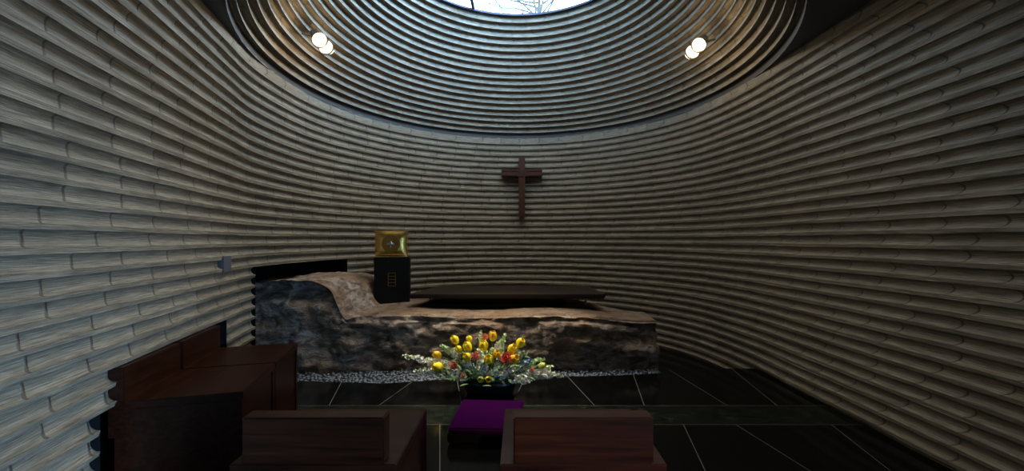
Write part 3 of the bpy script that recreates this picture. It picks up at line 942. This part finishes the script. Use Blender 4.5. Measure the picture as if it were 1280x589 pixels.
spike(682, 448, 3.92, .5, 'pale green spike pointing up at the far right', M_palegreen, 'green_spike', .016, 32, GG, spread=.02)
spike(615, 436, 3.80, .5, 'pale green spike in the centre between the yellow tulips', M_palegreen, 'green_spike', .016, 34, GG, spread=.022)
spike(590, 462, 3.76, .7, 'pale green cluster low left of the centre', M_palegreen, 'green_spike', .018, 40, GG, spread=.03)
spike(650, 458, 3.80, .7, 'pale green cluster on the right above the trailing white spray', M_palegreen, 'green_spike', .018, 40, GG, spread=.03)
spike(624, 458, 3.76, .7, 'pale green cluster low right of the centre', M_palegreen, 'green_spike', .018, 36, GG, spread=.03)
BG = 'blue florets in the arrangement'
spike(663, 451, 3.84, .5, 'blue floret spray on the right side', M_blue, 'delphinium', .018, 26, BG, M_blue)
spike(577, 461, 3.80, .5, 'blue floret spray left of the centre, below the coral flower', M_blue, 'delphinium', .018, 22, BG, M_blue)
bm = bmesh.new()
for q in range(300):
    a = rf.uniform(0, 2 * math.pi); el = rf.uniform(-.15, 1.25)
    d = Vector((math.cos(a) * math.cos(el) * 1.5, math.sin(a) * math.cos(el) * .8, math.sin(el))).normalized()
    L = rf.uniform(.06, .30) * (1 + .6 * abs(d.x))
    c = ORG + Vector((d.x * .12, d.y * .06, .01)) + d * L * .75
    if c.z < .16: c.z = .16 + rf.random() * .06
    dd = (d + Vector((rf.gauss(0, .5), rf.gauss(0, .5), rf.gauss(0, .4)))).normalized()
    petal(bm, Matrix.Translation(c) @ orient(dd), rf.uniform(.05, .10), rf.uniform(.008, .018), (0, 0, .014), 3, 5)
o = obj('foliage', bm, M_leaf, smooth=True)
tag(o, 'dark green leaves massed among the flowers over the bowl', 'leaves', kind='stuff')

# ------------------------------------------------------------------ outside, seen through the skylight
struct(obj('ground', BOX(3.5, 30, -20, 20, -.5, -.3), M_ground))
tr = thing('tree', 'bare tree whose thin branches show through the skylight', 'tree', (.6, 12.5, -.4))
bm = bmesh.new()
tube(bm, [(0, 0, 0), (.05, 0, 3), (-.05, -.1, 6), (0, -.2, 9.6)], [.18, .15, .1, .04], 8)
obj('trunk', bm, M_bark, tr, smooth=True)
rb = random.Random(5)
for q in range(30):
    z0 = rb.uniform(6.6, 9.4); ang = rb.uniform(0, 6.28)
    bm = bmesh.new()
    p0 = Vector((0, -.1, z0)); dirv = Vector((math.cos(ang) * 1.2, math.sin(ang) * .5, .55)).normalized()
    pts = [p0]
    for s in range(7):
        dirv = (dirv + Vector((rb.gauss(0, .22), rb.gauss(0, .22), rb.gauss(.02, .2)))).normalized(); pts.append(pts[-1] + dirv * .42)
    tube(bm, pts, [.03 - .0034 * k for k in range(8)], 6)
    for s in range(2, 8):
        d2 = (dirv + Vector((rb.gauss(0, .8), rb.gauss(0, .5), rb.gauss(0, .8)))).normalized()
        tube(bm, [pts[s], pts[s] + d2 * .3, pts[s] + d2 * .55 + Vector((0, 0, rb.gauss(0, .1)))], [.012, .008, .004], 5)
    obj('branch', bm, M_bark, tr, smooth=True)

# ------------------------------------------------------------------ light
w = bpy.data.worlds.new('sky'); bpy.context.scene.world = w; w.use_nodes = True
nt = w.node_tree; bg = nt.nodes['Background']
tc = nt.nodes.new('ShaderNodeTexCoord'); nz = nt.nodes.new('ShaderNodeTexNoise'); nz.inputs['Scale'].default_value = 2.2; nz.inputs['Detail'].default_value = 5
nt.links.new(tc.outputs['Generated'], nz.inputs['Vector'])
sx = nt.nodes.new('ShaderNodeSeparateXYZ'); nt.links.new(tc.outputs['Generated'], sx.inputs[0])
def wramp(stops):
    rp = nt.nodes.new('ShaderNodeValToRGB'); e = rp.color_ramp.elements
    while len(e) < len(stops): e.new(.5)
    for q, (p, c) in zip(e, stops): q.position = p; q.color = (*c, 1)
    return rp
col = wramp([(.3, (.34, .64, 1)), (.55, (.56, .79, 1)), (.8, (1, .93, .80))]); nt.links.new(sx.outputs[2], col.inputs[0])
stg = wramp([(.22, (1, 1, 1)), (.45, (.62, .62, .62)), (.62, (.31, .31, .31)), (.86, (.21, .21, .21))]); nt.links.new(sx.outputs[2], stg.inputs[0])
cl = nt.nodes.new('ShaderNodeMath'); cl.operation = 'MULTIPLY_ADD'; cl.inputs[1].default_value = .6; cl.inputs[2].default_value = .7     # thin clouds
nt.links.new(nz.outputs['Fac'], cl.inputs[0])
m1 = nt.nodes.new('ShaderNodeMath'); m1.operation = 'MULTIPLY'; nt.links.new(stg.outputs[0], m1.inputs[0]); nt.links.new(cl.outputs[0], m1.inputs[1])
m2 = nt.nodes.new('ShaderNodeMath'); m2.operation = 'MULTIPLY'; m2.inputs[1].default_value = 27.0; m3 = nt.nodes.new('ShaderNodeMath'); m3.operation = 'MULTIPLY_ADD'; m3.inputs[1].default_value = .75; m3.inputs[2].default_value = 1.0   # brighter on the sun's side
nt.links.new(sx.outputs[0], m3.inputs[0])
m4 = nt.nodes.new('ShaderNodeMath'); m4.operation = 'MULTIPLY'; nt.links.new(m1.outputs[0], m4.inputs[0]); nt.links.new(m3.outputs[0], m4.inputs[1])
nt.links.new(m4.outputs[0], m2.inputs[0])
nt.links.new(col.outputs[0], bg.inputs[0]); nt.links.new(m2.outputs[0], bg.inputs[1])
def area(name, loc, rot, sx, sy, portal=True):
    l = bpy.data.lights.new(name, 'AREA'); l.shape = 'RECTANGLE'; l.size = sx; l.size_y = sy
    o = bpy.data.objects.new(name, l); link(o); o.location = loc; o.rotation_euler = rot
    l.cycles.is_portal = portal
    return o
area('skylight_portal', (DC.x, DC.y, ZT + .12), (0, 0, 0), 2 * RT, 2 * RT)
area('window_portal', (3.3, (ya + yb) / 2, (za + zb_) / 2), (0, math.radians(90), 0), za - zb_, ya - yb)
wc = Vector((3.2, (ya + yb) / 2, 1.0))
dlp = Vector((10.0, -7.5, 2.75))
dl = area('window_daylight_boost', dlp, (wc - dlp).to_track_quat('-Z', 'Z').to_euler(), 9, 1.6, False)  # lamp added outdoors to strengthen the blue light through the window
dl.data.energy = 9500; dl.data.color = (.42, .68, 1.0)
for pos, rad in LAMPS:
    tg = Vector((-rad.y, rad.x, 0))
    for sd in (-1, 1):
        l = bpy.data.lights.new('lamp_glow', 'POINT'); l.energy = 8; l.color = (1.0, .74, .42); l.shadow_soft_size = .06
        o = bpy.data.objects.new('lamp_glow', l); link(o); o.location = pos - rad * .06 + tg * sd * .21 + Vector((0, 0, -.04))
    l = bpy.data.lights.new('lamp_beam', 'SPOT'); l.energy = 460; l.color = (1.0, .85, .62); l.spot_size = math.radians(38); l.spot_blend = .7; l.shadow_soft_size = .05
    o = bpy.data.objects.new('lamp_beam', l); link(o); o.location = pos - rad * .10 + Vector((0, -.06, -.06))
    d = Vector((-.3, 4.15, .35)) - o.location; o.rotation_euler = d.to_track_quat('-Z', 'Y').to_euler()

l = bpy.data.lights.new('added_seat_spot', 'SPOT'); l.energy = 560; l.color = (1.0, .68, .38); l.spot_size = math.radians(17); l.spot_blend = .8; l.shadow_soft_size = .06  # unseen warm spot added to light the back of the right front seat
o = bpy.data.objects.new('added_seat_spot', l); link(o); o.location = (.9, -1.6, 3.1)
o.rotation_euler = (Vector((.32, 1.58, .68)) - o.location).to_track_quat('-Z', 'Y').to_euler()
l = bpy.data.lights.new('added_seat_spot', 'SPOT'); l.energy = 30; l.color = (1.0, .68, .40); l.spot_size = math.radians(13); l.spot_blend = .8; l.shadow_soft_size = .06  # weaker unseen spot, added for the near side of the left wall seat
o = bpy.data.objects.new('added_seat_spot', l); link(o); o.location = (-1.15, -1.6, 3.1)
o.rotation_euler = (Vector((-1.87, 2.28, .48)) - o.location).to_track_quat('-Z', 'Y').to_euler()
for (pos, rad), tgt, en in ((LAMPS[1], (-2.1, 1.6, 1.9), 190), (LAMPS[0], (2.7, 2.2, 1.4), 60)):      # extra beam added at each fixture to brighten the wall opposite
    l = bpy.data.lights.new('lamp_wall_beam', 'SPOT'); l.energy = en; l.color = (1.0, .80, .54); l.spot_size = math.radians(62); l.spot_blend = 1; l.shadow_soft_size = .05
    o = bpy.data.objects.new('lamp_wall_beam', l); link(o); o.location = pos - rad * .10 + Vector((0, -.12, -.03))
    o.rotation_euler = (Vector(tgt) - o.location).to_track_quat('-Z', 'Y').to_euler()
# ------------------------------------------------------------------ camera
cd = bpy.data.cameras.new('camera'); cam = bpy.data.objects.new('camera', cd); link(cam)
cam.location = (0, 0, EYE); cam.rotation_euler = (math.radians(90), 0, 0)
cd.sensor_width = 36; cd.lens = F / 1280 * 36
cd.shift_x = -10 / 1280; cd.shift_y = 5.5 / 1280; cd.clip_start = .02
S = bpy.context.scene
S.camera = cam
S.view_settings.view_transform = 'Standard'; S.view_settings.look = 'None'; S.view_settings.exposure = 0; S.view_settings.gamma = 1
S.view_settings.use_curve_mapping = False
S.cycles.use_denoising = True
S.cycles.max_bounces = 8; S.cycles.diffuse_bounces = 5
S.cycles.sample_clamp_indirect = 6
